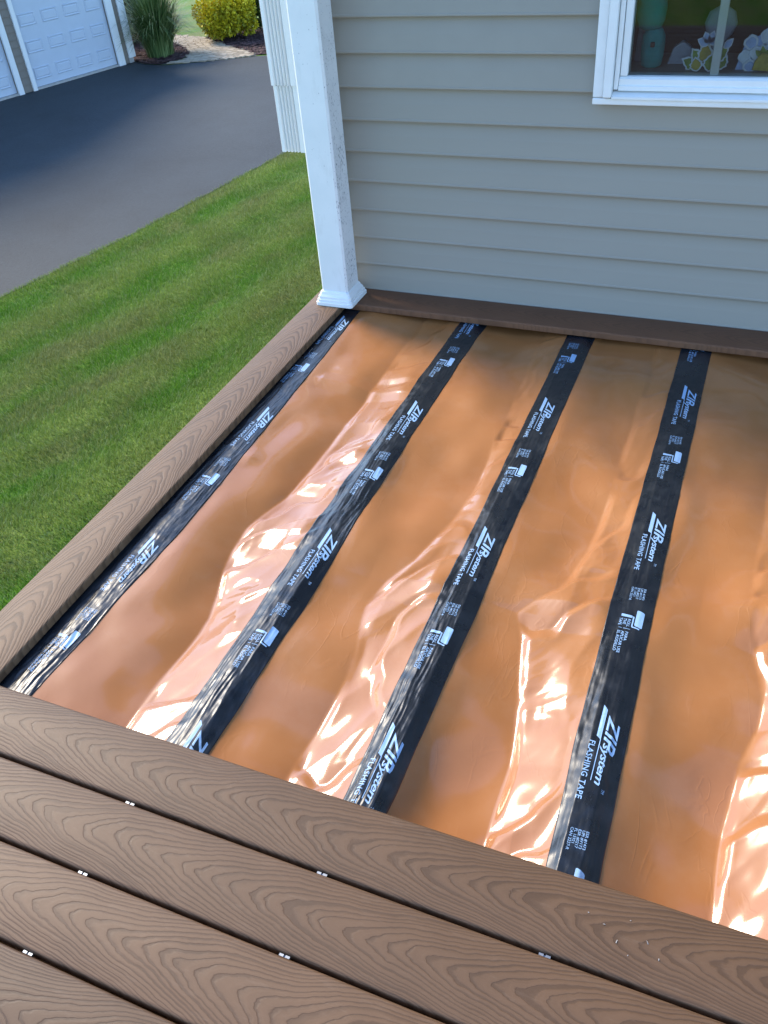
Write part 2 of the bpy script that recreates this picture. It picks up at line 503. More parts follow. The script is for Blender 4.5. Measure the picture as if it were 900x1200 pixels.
def paver_mesh():
    v, f, t = [], [], []
    cx, cy = -11.6, 16.2
    for ring in range(14, 62):
        r0 = ring * .105
        n = max(8, int(2 * math.pi * r0 / .19)); ph = random.random()
        for k in range(n):
            a0 = 2 * math.pi * (k + ph) / n; a1 = 2 * math.pi * (k + 1 + ph) / n; am = (a0 + a1) / 2
            x = cx + math.cos(am) * (r0 + .05); y = cy + math.sin(am) * (r0 + .05)
            if not inside(x, y, PATH): continue
            g = .008; ga = g / r0
            q = [(r0 + g, a0 + ga), (r0 + .105 - g, a0 + ga), (r0 + .105 - g, a1 - ga), (r0 + g, a1 - ga)]
            zt = ZG + .034 + random.uniform(-.003, .003); n0 = len(v); tn = random.random()
            for z in (ZG + .010, zt):
                for r, a in q: v.append((cx + math.cos(a) * r, cy + math.sin(a) * r, z)); t.append(tn)
            f += [(n0 + 4, n0 + 5, n0 + 6, n0 + 7)] + [(n0 + i, n0 + (i + 1) % 4, n0 + 4 + (i + 1) % 4, n0 + 4 + i) for i in range(4)]
    return np_mesh('paver', v, f, False, t)
tag(link('paver', paver_mesh(), path, MAT['paver']), kind='stuff')
def chips(name, poly, n, z):
    xs = [p[0] for p in poly]; ys = [p[1] for p in poly]
    v, f, t = [], [], []
    while n > 0:
        x = random.uniform(min(xs), max(xs)); y = random.uniform(min(ys), max(ys))
        if not inside(x, y, poly): continue
        n -= 1
        l = random.uniform(.02, .055); w = random.uniform(.008, .02); a = random.uniform(0, 6.28); tl = random.uniform(-.4, .4)
        zz = z + random.uniform(.0, .035); tn = random.random(); n0 = len(v)
        ca, sa = math.cos(a), math.sin(a)
        for du, dv_, dz in ((-l, -w, 0), (l, -w, l * tl), (l, w, l * tl + .006), (-l, w, .006)):
            v.append((x + du * ca - dv_ * sa, y + du * sa + dv_ * ca, zz + dz)); t.append(tn)
        f.append((n0, n0 + 1, n0 + 2, n0 + 3))
    return tag(link(name, np_mesh(name, v, f, False, t), None, MAT['mulch']), kind='stuff')
chips('mulch_chips', BED_R, 5200, ZG + .022)
chips('mulch_chips', BED_L, 3600, ZG + .022)

# grass blades over the strip of lawn in view
def grass_mesh(n):
    P = [(-8.0, 1.0), (-7.55, 3.5), (-7.06, 6.34), (-6.61, 8.4), (-6.1, 12.06), (-5.3, 16.8), (-2.3, 12.0), (-2.6, 7.4), (-2.2, 3.5), (-2.2, 1.0)]
    P = np.array(P)
    x = RNG.uniform(-9.2, .6, n * 4); y = RNG.uniform(-4.0, 18, n * 4)
    ex = np.interp(y, [-4.0, -1.5, 6.352, 8.415, 12.071, 16.2, 18], [-8.75, -8.35, -7.081, -6.633, -6.127, -5.45, -5.2])
    keep = (x > ex - .03 + .03 * vnoise(x * 3, y * 3, 5))
    core = (x < -2.2) & (y > 1.0)
    far = np.clip(1.25 - (np.hypot(x - CAM[0], y - CAM[1]) - 5) * .07, .35, 1)
    keep &= RNG.uniform(0, 1, len(x)) < np.where(core, far, .34)
    x = x[keep]; y = y[keep]; n = len(x)
    h = RNG.uniform(.022, .055, n) * (1 + .35 * vnoise(x * 2, y * 2, 9)); w = RNG.uniform(.0016, .0030, n)
    a = RNG.uniform(0, 2 * np.pi, n); b = a + RNG.uniform(-.9, .9, n)
    lean = RNG.uniform(.2, 1.1, n) * h
    # mown grass leans along the stripes
    st = np.sin((x * np.cos(.22) - y * np.sin(.22)) * 2 * np.pi / 1.05)
    lx = np.cos(b) * lean + .25 * h * -st * .27; ly = np.sin(b) * lean - .35 * h * st
    dx = -np.sin(a) * w; dy = np.cos(a) * w
    z0 = np.full(n, ZG + .0); tn = RNG.uniform(0, 1, n)
    p0 = np.stack([x - dx, y - dy, z0], 1); p1 = np.stack([x + dx, y + dy, z0], 1)
    mx, my, mz = x + lx * .4, y + ly * .4, z0 + h * .65
    p2 = np.stack([mx + dx * .8, my + dy * .8, mz], 1); p3 = np.stack([mx - dx * .8, my - dy * .8, mz], 1)
    p4 = np.stack([x + lx, y + ly, z0 + h], 1)
    V = np.stack([p0, p1, p2, p3, p4], 1).reshape(-1, 3)
    i = np.arange(n) * 5
    F = np.concatenate([np.stack([i, i + 1, i + 2], 1), np.stack([i, i + 2, i + 3], 1), np.stack([i + 3, i + 2, i + 4], 1)])
    return np_mesh('grass', V, F, True, np.repeat(tn, 5))
tag(link('grass_blades', grass_mesh(430000), None, MAT['blade']), label='short mown green grass covering the lawn strip', cat='grass', kind='stuff')

# ================================================================== GARDEN PLANTS
def leaf_cloud(name, n, place, size, mat, parent, tone=None):
    """many small leaf faces; place() -> (pos, outward)"""
    v, f, t = [], [], []
    for k in range(n):
        p, o = place()
        s = random.uniform(*size)
        d = Vector((random.gauss(0, 1), random.gauss(0, 1), random.gauss(0, 1))).normalized()
        ax = (o * .8 + d * .8).normalized()
        sd = ax.cross(Vector((random.gauss(0, 1), random.gauss(0, 1), random.gauss(0, 1)))).normalized()
        n0 = len(v); tn = random.random() if tone is None else tone(p, o)
        for q in (p, p + ax * s * .5 + sd * s * .28, p + ax * s, p + ax * s * .5 - sd * s * .28):
            v.append(tuple(q)); t.append(tn)
        f.append((n0, n0 + 1, n0 + 2, n0 + 3))
    return link(name, np_mesh(name, v, f, False, t), parent, mat)
def stem(parent, segs, mat):
    b = MB()
    for (p0, r0, p1, r1) in segs:
        p0 = Vector(p0); p1 = Vector(p1); ax = (p1 - p0).normalized()
        s = ax.orthogonal().normalized(); u = ax.cross(s)
        vs = []
        for p, r in ((p0, r0), (p1, r1)):
            for k in range(6):
                a = k * math.pi / 3; vs.append(tuple(p + (s * math.cos(a) + u * math.sin(a)) * r))
        b.add(vs, [(k, (k + 1) % 6, 6 + (k + 1) % 6, 6 + k) for k in range(6)] + [(5, 4, 3, 2, 1, 0), (6, 7, 8, 9, 10, 11)])
    return b.build('stem', mat, parent, smooth=True)

# golden round shrub
gs = tag(empty('golden_shrub', (-12.22, 20.85, ZG)), 'round golden yellow shrub standing in the mulch bed beyond the driveway', 'shrub')
LOB = [(Vector((random.uniform(-.75, .75), random.uniform(-.7, .7), random.uniform(.2, 1.15))), random.uniform(.22, .36)) for _ in range(46)]
LOB = [(c * .82, r * .85) for c, r in LOB if (c.x / .8) ** 2 + (c.y / .8) ** 2 + ((c.z - .6) / .65) ** 2 < 1.05]
def gold_place():
    while True:
        c, r = random.choice(LOB)
        d = Vector((random.gauss(0, 1), random.gauss(0, 1), random.gauss(0, 1))).normalized()
        p = c + d * r * random.uniform(.75, 1.08)
        if p.z > .06: return p, d
leaf_cloud('foliage', 15000, gold_place, (.05, .11), MAT['gold_leaf'], gs,
           lambda p, o: min(1, max(0, random.gauss(.55 + .35 * o.z, .22))))
stem(gs, [((0, 0, 0), .05, (.05, 0, .5), .03)] + [((.02, 0, .2), .03, (random.uniform(-.6, .6), random.uniform(-.6, .6), .8), .01) for _ in range(9)], MAT['bark'])

# tall arching ornamental grass
og = tag(empty('ornamental_grass', (-13.05, 18.85, ZG)), 'tall arching ornamental grass clump beside the garage corner', 'ornamental grass')
def reed_mesh(n):
    v, f, t = [], [], []
    for k in range(n):
        a = random.uniform(0, 6.283); r0 = random.uniform(0, .34)
        L = random.uniform(1.0, 2.0); out = random.uniform(.12, 1.0) * 1.15; droop = random.uniform(.15, .75) * out
        w = random.uniform(.007, .014); tn = random.random() ** 1.3
        bx, by = r0 * math.cos(a), r0 * math.sin(a); ca, sa = math.cos(a), math.sin(a); n0 = len(v)
        N = 7
        for i in range(N + 1):
            s = i / N
            x = out * s ** 1.8 * 1.0; z = L * (s - droop * s ** 3)
            ww = w * (1 - s ** 3) + .0006
            px, py = bx + ca * x, by + sa * x
            v.append((px - sa * ww, py + ca * ww, z)); v.append((px + sa * ww, py - ca * ww, z)); t += [tn, tn]
        for i in range(N):
            q = n0 + 2 * i; f.append((q, q + 1, q + 3, q + 2))
    return np_mesh('blades', v, f, True, t)
link('blades', reed_mesh(1700), og, MAT['reed'])

# column conifer behind the golden shrub
cf = tag(empty('column_conifer', (-11.45, 22.1, ZG)), 'dark green column conifer right behind the golden shrub', 'conifer')
def con_place():
    z = random.uniform(.05, 3.4); R = .52 * (1 - (z / 3.5) ** 2.2) + .05
    a = random.uniform(0, 6.283); rr = R * random.uniform(.7, 1.05) * (1 + .13 * math.sin(5 * a + 4 * z))
    return Vector((rr * math.cos(a), rr * math.sin(a), z)), Vector((math.cos(a) * .5, math.sin(a) * .5, .9))
leaf_cloud('foliage', 9000, con_place, (.06, .16), MAT['conifer'], cf)
stem(cf, [((0, 0, 0), .06, (0, 0, 1.5), .04), ((0, 0, 1.5), .04, (0, 0, 3.2), .01)], MAT['bark'])

# thin twiggy shrub by the garage side
tw = tag(empty('twiggy_shrub', (-15.0, 20.2, ZG)), 'thin brownish green shrub half hidden behind the garage corner', 'shrub')
def tw_place():
    c = Vector((random.gauss(0, .33), random.gauss(0, .33), random.uniform(.1, 1.35)))
    return c, Vector((c.x, c.y, .6))
leaf_cloud('foliage', 3200, tw_place, (.04, .11), MAT['twig'], tw)
stem(tw, [((0, 0, 0), .02, (random.uniform(-.4, .4), random.uniform(-.4, .4), 1.3), .006) for _ in range(12)], MAT['bark'])

# ================================================================== GARAGE
def gp(t, z, out=0.0):
    p = G_P + G_D * t + G_N * out
    return (p.x, p.y, ZG + z)
ga_rz = math.atan2(G_D.y, G_D.x)
garage = tag(empty('garage', tuple(G_P), ga_rz), 'tan sided garage with two white panelled doors facing the driveway', 'garage')
# local frame: x along the front, -y out towards the driveway, z up
D0, D1 = 0.975, 3.325           # right door
E0, E1 = -2.05, 0.50            # left door
b = MB()
# front wall pieces (backing)
for x0, x1, z0, z1 in ((-5.2, E0, 0, 3.0), (E1, D0, 0, 3.0), (D1, 3.79, 0, 3.0), (E0, E1, 2.16, 3.0), (D0, D1, 2.16, 3.0)):
    b.box(x0, x1, .012, .16, z0, z1)
b.box(3.63, 3.79, .16, 6.4, 0, 3.0)
b.box(-5.2, -5.04, .16, 6.4, 0, 3.0)
b.box(-5.04, 3.63, 6.24, 6.4, 0, 3.0)
b.build('wall', MAT['garage_siding'], garage)
# gable and roof (above the picture; it throws the stepped shade over the asphalt)
gab = MB()
gab.plate([(2.0, 3.0), (-.55, 5.0), (-1.6, 5.35), (-5.2, 5.35), (-5.2, 3.0)], .012, 6.4)
gab.build('gable', MAT['garage_siding'], garage)
rf = MB()
rf.plate([(4.05, 3.0), (4.05, 3.10), (2.2, 3.30), (-.50, 5.14), (-1.58, 5.48), (-5.5, 5.48), (-5.5, 5.36), (-1.60, 5.362), (-.56, 5.02), (2.05, 3.002)], -.25, 6.7)
rf.build('roof', MAT['wood_trim'], garage)
sbm = MB(); sbm.prism([(0.012, 0), (-.012, 0), (-.010, .004), (0.006, .150), (.012, .150)], 0, 1)
sb_me = sbm.mesh('garage_siding_board')
sb_me.materials.append(MAT['garage_siding'])
for (x0, x1) in ((.632, .874), (3.516, 3.659)):
    for k in range(20):
        o = link('siding_board', sb_me, garage); o.location = (x0, 0, .02 + k * .148); o.scale = (x1 - x0, 1, 1)
# trims, corner board
def gtrim(x0, x1, z0, z1, name='door_trim'):
    MB().box(x0, x1, -.045, .011, z0, z1).build(name, MAT['vinyl'], garage, .004, 1)
gtrim(E1, E1 + .13, 0.0, 2.2); gtrim(D0 - .10, D0, 0.0, 2.2); gtrim(D1, D1 + .19, 0.0, 2.2)
gtrim(D0 - .10, D1 + .19, 2.203, 2.35); gtrim(E0 - .1, E1 + .13, 2.203, 2.35); gtrim(E0 - .1, E0, 0, 2.2)
MB().box(3.66, 3.792, -.040, .011, .12, 3.0).build('corner_board', MAT['vinyl'], garage, .004, 1)
ds = MB().box(3.80, 3.87, -.03, .05, .12, 3.0).build('downspout', MAT['vinyl'], garage, .01, 2)
MB().box(3.66, 3.79, -.02, .011, 0, .117).build('foundation', MAT['concrete'], garage)
for x0, x1 in ((D0, D1), (E0, E1)):
    MB().box(x0, x1, -.02, .10, 0, .05).build('door_apron', MAT['concrete'], garage)
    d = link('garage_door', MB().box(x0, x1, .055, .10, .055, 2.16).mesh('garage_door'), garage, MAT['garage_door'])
    W = x1 - x0
    pw = W / 4 * .72
    pm = MB()
    # recessed frame with a raised field
    hw, hh = pw / 2, .125
    def ring(a, y): return [(-hw + a, y, -hh + a), (hw - a, y, -hh + a), (hw - a, y, hh - a), (-hw + a, y, hh - a)]
    vs = ring(0, 0) + ring(.016, -.016) + ring(.04, -.004) + ring(.06, -.012)
    fs = []
    for r in range(3):
        fs += [(r * 4 + i, r * 4 + (i + 1) % 4, r * 4 + 4 + (i + 1) % 4, r * 4 + 4 + i) for i in range(4)]
    fs.append((12, 13, 14, 15)); pm.add(vs, fs)
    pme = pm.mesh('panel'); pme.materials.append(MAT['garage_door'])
    for r in range(4):
        for c in range(4):
            o = link('panel', pme, d); o.location = (x0 + W * (c + .5) / 4, .054, .055 + .526 * (r + .5))
    for r in range(1, 4):
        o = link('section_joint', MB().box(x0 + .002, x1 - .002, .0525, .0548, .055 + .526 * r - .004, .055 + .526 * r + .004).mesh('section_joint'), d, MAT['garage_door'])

# ================================================================== HOUSE
YW = 2.0254; EX = .1016; Z0 = -.0065
HX0 = -.165; HX1 = 6.5; HTOP = 2.75
house = tag(empty('house', (HX0, YW + .02, ZG)), 'clay coloured clapboard house wall with a white framed window', 'house')
HO = Vector((-HX0, -(YW + .02), -ZG))
def hbuild(mb, name, mat, parent=None, **kw):
    """geometry written in world coordinates, parented to the house"""
    p = parent or house
    off = HO
    mb.v = [(x + off.x, y + off.y, z + off.z) for x, y, z in mb.v]
    return mb.build(name, mat, p, **kw)
WX0, WX1, WZ0, WZ1 = .795, 1.80, .70, 1.98
b = MB()
for x0, x1, z0, z1 in ((HX0, WX0, -.03, HTOP), (WX1, HX1, -.03, HTOP), (WX0, WX1, -.03, WZ0), (WX0, WX1, WZ1, HTOP)):
    b.box(x0, x1, YW + .0215, YW + .13, z0, z1)
b.box(HX0, HX0 + .12, YW + .13, 9.0, -.03, HTOP)
b.box(HX0, HX1, YW + .016, 9.0, ZG, -.033)
hbuild(b, 'wall', MAT['siding'])
prof = [(YW + .021, .003), (YW + .006, .003), (YW + .004, .0005), (YW + .0015, .0008), (YW, .0035), (YW + .0006, .0075), (YW + .002, .010), (YW + .0105, .055), (YW + .0185, EX - .012), (YW + .0198, EX + .004), (YW + .021, EX + .004)]
sm = MB().prism([(p - YW, q) for p, q in prof], 0, 1)
s_me = sm.mesh('siding_board'); s_me.materials.append(MAT['siding'])
ncourse = int((HTOP - Z0) / EX)
for k in range(ncourse):
    z = Z0 + k * EX
    spans = [(HX0, HX1)]
    if z > WZ0 - .03 and z < WZ1 + .03: spans = [(HX0, WX0 - .018), (WX1 + .018, HX1)]
    if z < WZ0 - .0 < z + EX: pass
    for x0, x1 in spans:
        o = link('siding_board', s_me, house); o.location = Vector((x0, YW, z)) + HO; o.scale = (x1 - x0, 1, 1)
# strip of siding left under the window in the cut course
# corner board (behind the porch post)
hbuild(MB().box(HX0 - .015, HX0 + .075, YW - .008, YW + .0145, -.02, HTOP), 'corner_board', MAT['vinyl'], bevel=.003)
hbuild(MB().box(HX0 - .018, HX0 - .001, YW - .008, YW + .09, -.02, HTOP), 'corner_board', MAT['vinyl'], bevel=.003)
# roof edge above the picture
rb = MB().box(HX0 - .3, HX1, YW - .36, 9.0, HTOP + .002, HTOP + .22)
hbuild(rb, 'roof', MAT['wood_trim'])

# window
win = MB()
yf = 1.990
# outer casing with a mitred look: left, bottom, right, top
def wbox(x0, x1, y0, y1, z0, z1): return MB().box(x0, x1, y0, y1, z0, z1)
window = hbuild(wbox(.768, .797, yf + .008, YW + .03, .700, 2.02), 'window', MAT['vinyl'], bevel=.003)
WO = HO
def wpart(mb, name, mat, **kw):
    mb.v = [(x + HO.x, y + HO.y, z + HO.z) for x, y, z in mb.v]
    o = mb.build(name, mat, window, **kw); return o
wpart(wbox(.7985, .8235, yf - .004, YW + .05, .7020, 2.0), 'frame', MAT['vinyl'], bevel=.003)
wpart(wbox(.8250, .838, yf + .018, YW + .05, .720, 2.0), 'frame', MAT['vinyl'], bevel=.002)
wpart(wbox(.8395, .860, yf + .028, YW + .05, .755, 2.0), 'sash_stile', MAT['vinyl'], bevel=.002)
wpart(wbox(1.80, 1.83, yf + .008, YW + .03, .700, 2.02), 'frame', MAT['vinyl'], bevel=.003)
wpart(wbox(1.76, 1.7985, yf - .004, YW + .05, .7035, 2.0), 'frame', MAT['vinyl'], bevel=.003)
wpart(wbox(.7985, 1.7985, yf - .003, YW + .05, 2.001, 2.02), 'frame', MAT['vinyl'], bevel=.003)
# bottom lip, sloped sill, sash rail
wpart(wbox(.768, 1.83, yf + .006, YW + .03, .681, .6985), 'sill_lip', MAT['vinyl'], bevel=.003)
sl = MB().prism([(yf - .001, .6990), (yf - .001, .7050), (yf + .030, .7150), (YW + .05, .7150), (YW + .05, .6990)], .8245, 1.7595)
wpart(sl, 'sill', MAT['vinyl'])
sr = MB().prism([(yf + .016, .7185), (yf + .016, .7300), (yf + .021, .7320), (yf + .021, .7480), (yf + .030, .7535), (YW + .05, .7535), (YW + .05, .7185)], .8395, 1.7585)
wpart(sr, 'sash_rail', MAT['vinyl'])
pane = wpart(wbox(.860, 1.7595, YW + .012, YW + .016, .7535, 2.0), 'pane', MAT['glass'])
wpart(wbox(1.0845, 1.1085, YW + .019, YW + .027, .7540, 2.0), 'glazing_bar', MAT['vinyl'], bevel=.002)
# dark room behind
rm = MB()
RX0, RX1, RY0, RY1, RZ0, RZ1 = .5, 2.6, YW + .131, YW + 3.0, -.0, 2.5
rm.add([(RX0, RY0, RZ0), (RX1, RY0, RZ0), (RX1, RY1, RZ0), (RX0, RY1, RZ0), (RX0, RY0, RZ1), (RX1, RY0, RZ1), (RX1, RY1, RZ1), (RX0, RY1, RZ1)],
       [(2, 3, 7, 6), (0, 3, 7, 4), (1, 2, 6, 5), (4, 5, 6, 7)])
hbuild(rm, 'room_wall', MAT['dark'])
hbuild(MB().box(RX0, RX1, RY0, RY1, -.02, -.002), 'room_floor', MAT['room_floor'])
hbuild(MB().box(.842, 1.758, YW + .052, YW + .30, .730, .7525), 'inner_sill', MAT['sill'], bevel=.003)
SILL = .7527

# ornaments standing on the inner sill
def lathe(name, prof, mat, parent=None, n=20, squash=1.0):
    v, f = [], []
    for r, z in prof:
        for k in range(n):
            a = 2 * math.pi * k / n; v.append((r * math.cos(a), r * math.sin(a) * squash, z))
    for i in range(len(prof) - 1):
        for k in range(n):
            f.append((i * n + k, i * n + (k + 1) % n, (i + 1) * n + (k + 1) % n, (i + 1) * n + k))
    b = MB(); b.add(v, f + [tuple(range(n - 1, -1, -1)), tuple(range((len(prof) - 1) * n, len(prof) * n))])
    return b.build(name, mat, parent, smooth=True)
YS = YW + .085
tp = tag(empty('plush_toy', (.908, YS + .03, SILL)), 'teal rounded plush figure at the left end of the window sill', 'toy')
bo = lathe('body', [(.020, 0), (.030, .006), (.033, .03), (.034, .06), (.032, .085), (.024, .10), (.020, .104)], MAT['teal'], tp, squash=.8)
hd = lathe('head', [(.018, .098), (.032, .105), (.040, .125), (.042, .155), (.038, .185), (.026, .205), (.006, .214)], MAT['teal'], tp, squash=.8)
hd.location = (-.014, 0, .0)
MB().box(-.004, .008, -.033, -.026, .058, .072).build('eye', MAT['dark'], tp, .002, 1)
pg = tag(empty('folded_cloth', (.985, YS + .075, SILL)), 'pale grey folded cloth shape beside the teal plush figure', 'cloth')
MB().plate([(-.035, 0), (.010, 0), (.034, .022), (.030, .045), (.004, .062), (-.022, .045)], -.012, .012).build('fold', MAT['pale_grey'], pg, .004, 2)
pc = tag(empty('grey_cushion', (.885, YS + .10, SILL)), 'dim grey cushion in the bottom left corner of the window', 'cushion')
MB().plate([(-.035, 0), (.032, 0), (.034, .09), (.02, .125), (-.03, .12)], -.02, .02).build('cover', MAT['pale_grey'], pc, .008, 2)
pr = tag(empty('grey_globe', (1.083, YS + .12, SILL)), 'pale grey round shape behind the leafy flower ornament', 'ornament')
lathe('globe', [(.02, 0), (.022, .03), (.018, .05), (.036, .07), (.046, .098), (.036, .128), (.012, .142)], MAT['pale_grey'], pr, squash=.6)

def leaf_outline(L, W, n=9, notch=0.0):
    pts = []
    for i in range(n + 1):
        s = i / n; pts.append((W * math.sin(math.pi * s ** .8) * (1 + notch * ((i % 2) * 2 - 1)), L * s))
    for i in range(n - 1, 0, -1):
        s = i / n; pts.append((-W * math.sin(math.pi * s ** .8) * (1 + notch * ((i % 2) * 2 - 1)), L * s))
    return pts
def ornament_leaf(parent, ox, oz, ang, L, W, mat, y, notch=.12, name='leaf'):
    ca, sa = math.cos(ang), math.sin(ang)
    def tr(pts): return [(ox + x * ca - z * sa, oz + x * sa + z * ca) for x, z in pts]
    base = MB().plate(tr(leaf_outline(L, W, 9, notch)), y, y + .003).build(name, MAT['petal_white'], parent)
    inner = [(x * .74, z * .8 + L * .09) for x, z in leaf_outline(L, W, 9, notch * .6)]
    MB().plate(tr(inner), y - .0016, y).build('leaf_face', mat, base)
    return base
lf = tag(empty('leaf_ornament', (1.065, YS, SILL)), 'flat leafy flower ornament with green leaves and white rims behind the glazing bar', 'ornament')
for i, (ox, oz, an, L, W, mk) in enumerate(((-.012, .004, 1.15, .062, .021, 'leaf_green'), (-.004, .012, .72, .060, .020, 'leaf_green'), (.000, .010, .12, .07, .022, 'olive_gold'),
                             (.035, .002, -.35, .052, .018, 'leaf_green'), (.022, .02, -.62, .062, .016, 'leaf_green'), (-.02, .0, .25, .04, .018, 'olive_gold'), (.012, .0, -.1, .05, .02, 'leaf_green'))):
    ornament_leaf(lf, ox, oz, an, L, W, MAT[mk], -.004 * i)
for an in (-.9, -.25, .45, 1.2):
    ornament_leaf(lf, .004, .072, an, .036, .013, MAT['petal_blue'], -.03, .05, 'petal')
ornament_leaf(lf, .045, .062, -.7, .034, .010, MAT['petal_blue'], -.03, .05, 'petal')
rs = tag(empty('rose_ornament', (1.215, YS + .005, SILL)), 'white and pale blue flower ornament with a gold centre at the right edge', 'ornament')
def rose_blob(x, z, r, y, mk, n=11):
    pts = [(x + r * (1 + .12 * math.sin(3 * a + x * 50)) * math.cos(a), z + r * (1 + .1 * math.cos(4 * a)) * math.sin(a)) for a in [2 * math.pi * k / n for k in range(n)]]
    o = MB().plate(pts, y, y + .004).build('petal', MAT['petal_white'], rs, .0012, 1)
    pts2 = [(x + (px - x) * .68, z + (pz - z) * .68) for px, pz in pts]
    MB().plate(pts2, y - .0022, y).build('petal_face', MAT[mk], o, .0008, 1)
MB().plate([(-.068, .0), (.07, .0), (.07, .10), (.02, .112), (-.02, .085), (-.045, .088), (-.056, .05)], .004, .008).build('backing', MAT['petal_blue'], rs)
for i, (x, z, r) in enumerate(((-.036, .07, .020), (-.047, .035, .018), (-.018, .045, .018), (-.03, .012, .018), (.006, .085, .022), (.028, .06, .02), (.04, .095, .022), (.052, .03, .02), (.0, .055, .014), (.02, .112, .016))):
    rose_blob(x, z, r, -.004 * (i % 4), 'petal_white' if i % 3 else 'petal_blue')
cup = MB().plate([(-.022, .004), (.026, .002), (.028, .030), (.012, .046), (-.004, .048), (-.018, .028)], -.024, -.018).build('flower_centre', MAT['olive_gold'], rs, .002, 1)
for an, mk in ((.9, 'leaf_green'), (-.7, 'leaf_green'), (.2, 'leaf_green')):
    ornament_leaf(rs, .002, .036, an, .034, .010, MAT[mk], -.017, .1)

# ================================================================== DECK
deck = tag(empty('deck', (0, 0, 0)), 'brown composite deck with grained boards laid across and a border board', 'deck')
def board_profile(w, t, r=.006, n=4):
    """closed section in (y,z), top at z=0"""
    pts = []
    for sx, a0 in ((-1, math.pi), (1, math.pi / 2)):
        for k in range(n + 1):
            a = a0 - (math.pi / 2) * k / n
            pts.append((sx * (w / 2 - r) + r * math.cos(a), -r + r * math.sin(a)))
    pts += [(w / 2, -t + .002), (w / 2 - .002, -t), (-w / 2 + .002, -t), (-w / 2, -t + .002)]
    return pts
BW, BT, PITCH = .1385, .0242, .1445
def board_mesh(L, name='deck_board'):
    me = MB().prism(board_profile(BW, BT), 0, L).mesh(name)
    for p in me.polygons: p.use_smooth = len(p.vertices) == 4
    try: me.set_sharp_from_angle(angle=math.radians(40))
    except Exception: pass
    return me
bme = board_mesh(4.2); bme.materials.append(MAT['board'])
for k in range(19):
    o = link('deck_board', bme, deck)
    o.location = (-.066, -BW / 2 - k * PITCH, random.uniform(-.0004, .0004))
# border along the left edge: local -x must point to +Y
bo = link('border_board', board_mesh(4.765, 'border_board'), deck, MAT['border'])
bo.rotation_euler = (0, 0, -math.pi / 2); bo.location = (-.0724 - BW / 2, YW - .002, 0.0005)
lg = link('ledger_board', board_mesh(4.2, 'ledger_board'), deck, MAT['ledger'])
lg.location = (-.068, YW - .0025 - BW / 2 + .0025, -.0008)
MB().box(-.218, -.2065, -2.74, YW + .01, -.265, -.027).build('fascia_board', MAT['fascia'], deck, .002, 1)
MB().box(-.2045, -.125, -2.74, YW + .01, -.26, -.05).build('rim_joist', MAT['bark'], deck)
# clips in the gaps between boards
cm = MB().box(-.011, -.002, -.0022, .0022, -.009, -.0035).box(.002, .011, -.0022, .0022, -.009, -.0035).box(-.002, .002, -.0015, .0015, -.010, -.006)
c_me = cm.mesh('clip'); c_me.materials.append(MAT['steel'])
JX = [-.045, .4075, .8035, 1.1875, 1.585, 1.98, 2.38, 2.78]
for g in range(0, 5):
    for jx in (.394, .797, 1.183, 1.58):
        o = link('clip', c_me, deck); o.location = (jx + random.uniform(-.004, .004), -BW - .003 - g * PITCH, -.003); o.scale = (.85, .9, 1)

# ---------------------------------------------------------------- membrane surface
YT = [-.6, .04, .23, .385, .46, .54, .61, .70, .86, 1.02, 1.2, 1.58, 1.95]
MT = [[.62, .62, .61, .60, .55, .47, .44, .44, .52, .55, .57, .60, .60],
      [.55, .55, .575, .55, .50, .45, .50, .62, .72, .78, .76, .72, .70],
      [.58, .585, .577, .51, .46, .42, .34, .55, .66, .68, .68, .68, .68],
      [.62, .62, .62, .68, .73, .74, .70, .62, .62, .64, .66, .66, .66],
      [.6] * 13, [.6] * 13, [.6] * 13]
DT = [[.045, .046, .050, .056, .058, .059, .059, .057, .054, .052, .049, .032, .014],
      [.062, .060, .052, .049, .048, .047, .043, .037, .030, .026, .022, .017, .010],
      [.080, .078, .068, .057, .052, .046, .038, .031, .027, .024, .021, .016, .010],
      [.092, .088, .076, .062, .053, .044, .038, .032, .028, .025, .022, .016, .010],
      [.06] * 13, [.06] * 13, [.06] * 13]
TENTS = [(2, .79, .055, .10, .017, 1.00, 1.15), (2, .655, .085, .12, .022, .92, 1.05), (1, .62, .08, .16, .022, .56, .72), (1, .98, .07, .12, .016, .66, .78), (1, 1.2, .05, .1, .008, .70, .78),
         (0, .92, .06, .09, .014, .20, .33), (0, 1.07, .05, .08, .012, .20, .33), (0, 1.24, .06, .10, .014, .21, .34), (0, 1.50, .09, .12, .014, .20, .34), (0, .70, .07, .12, .014, .17, .30),
         (3, .76, .13, .16, .030, 1.33, 1.50), (3, 1.10, .15, .2, .018, 1.30, 1.50), (0, 1.42, .05, .05, .008, .02, .05), (0, .95, .05, .06, .008, .08, .04)]
ZJ = -.0306
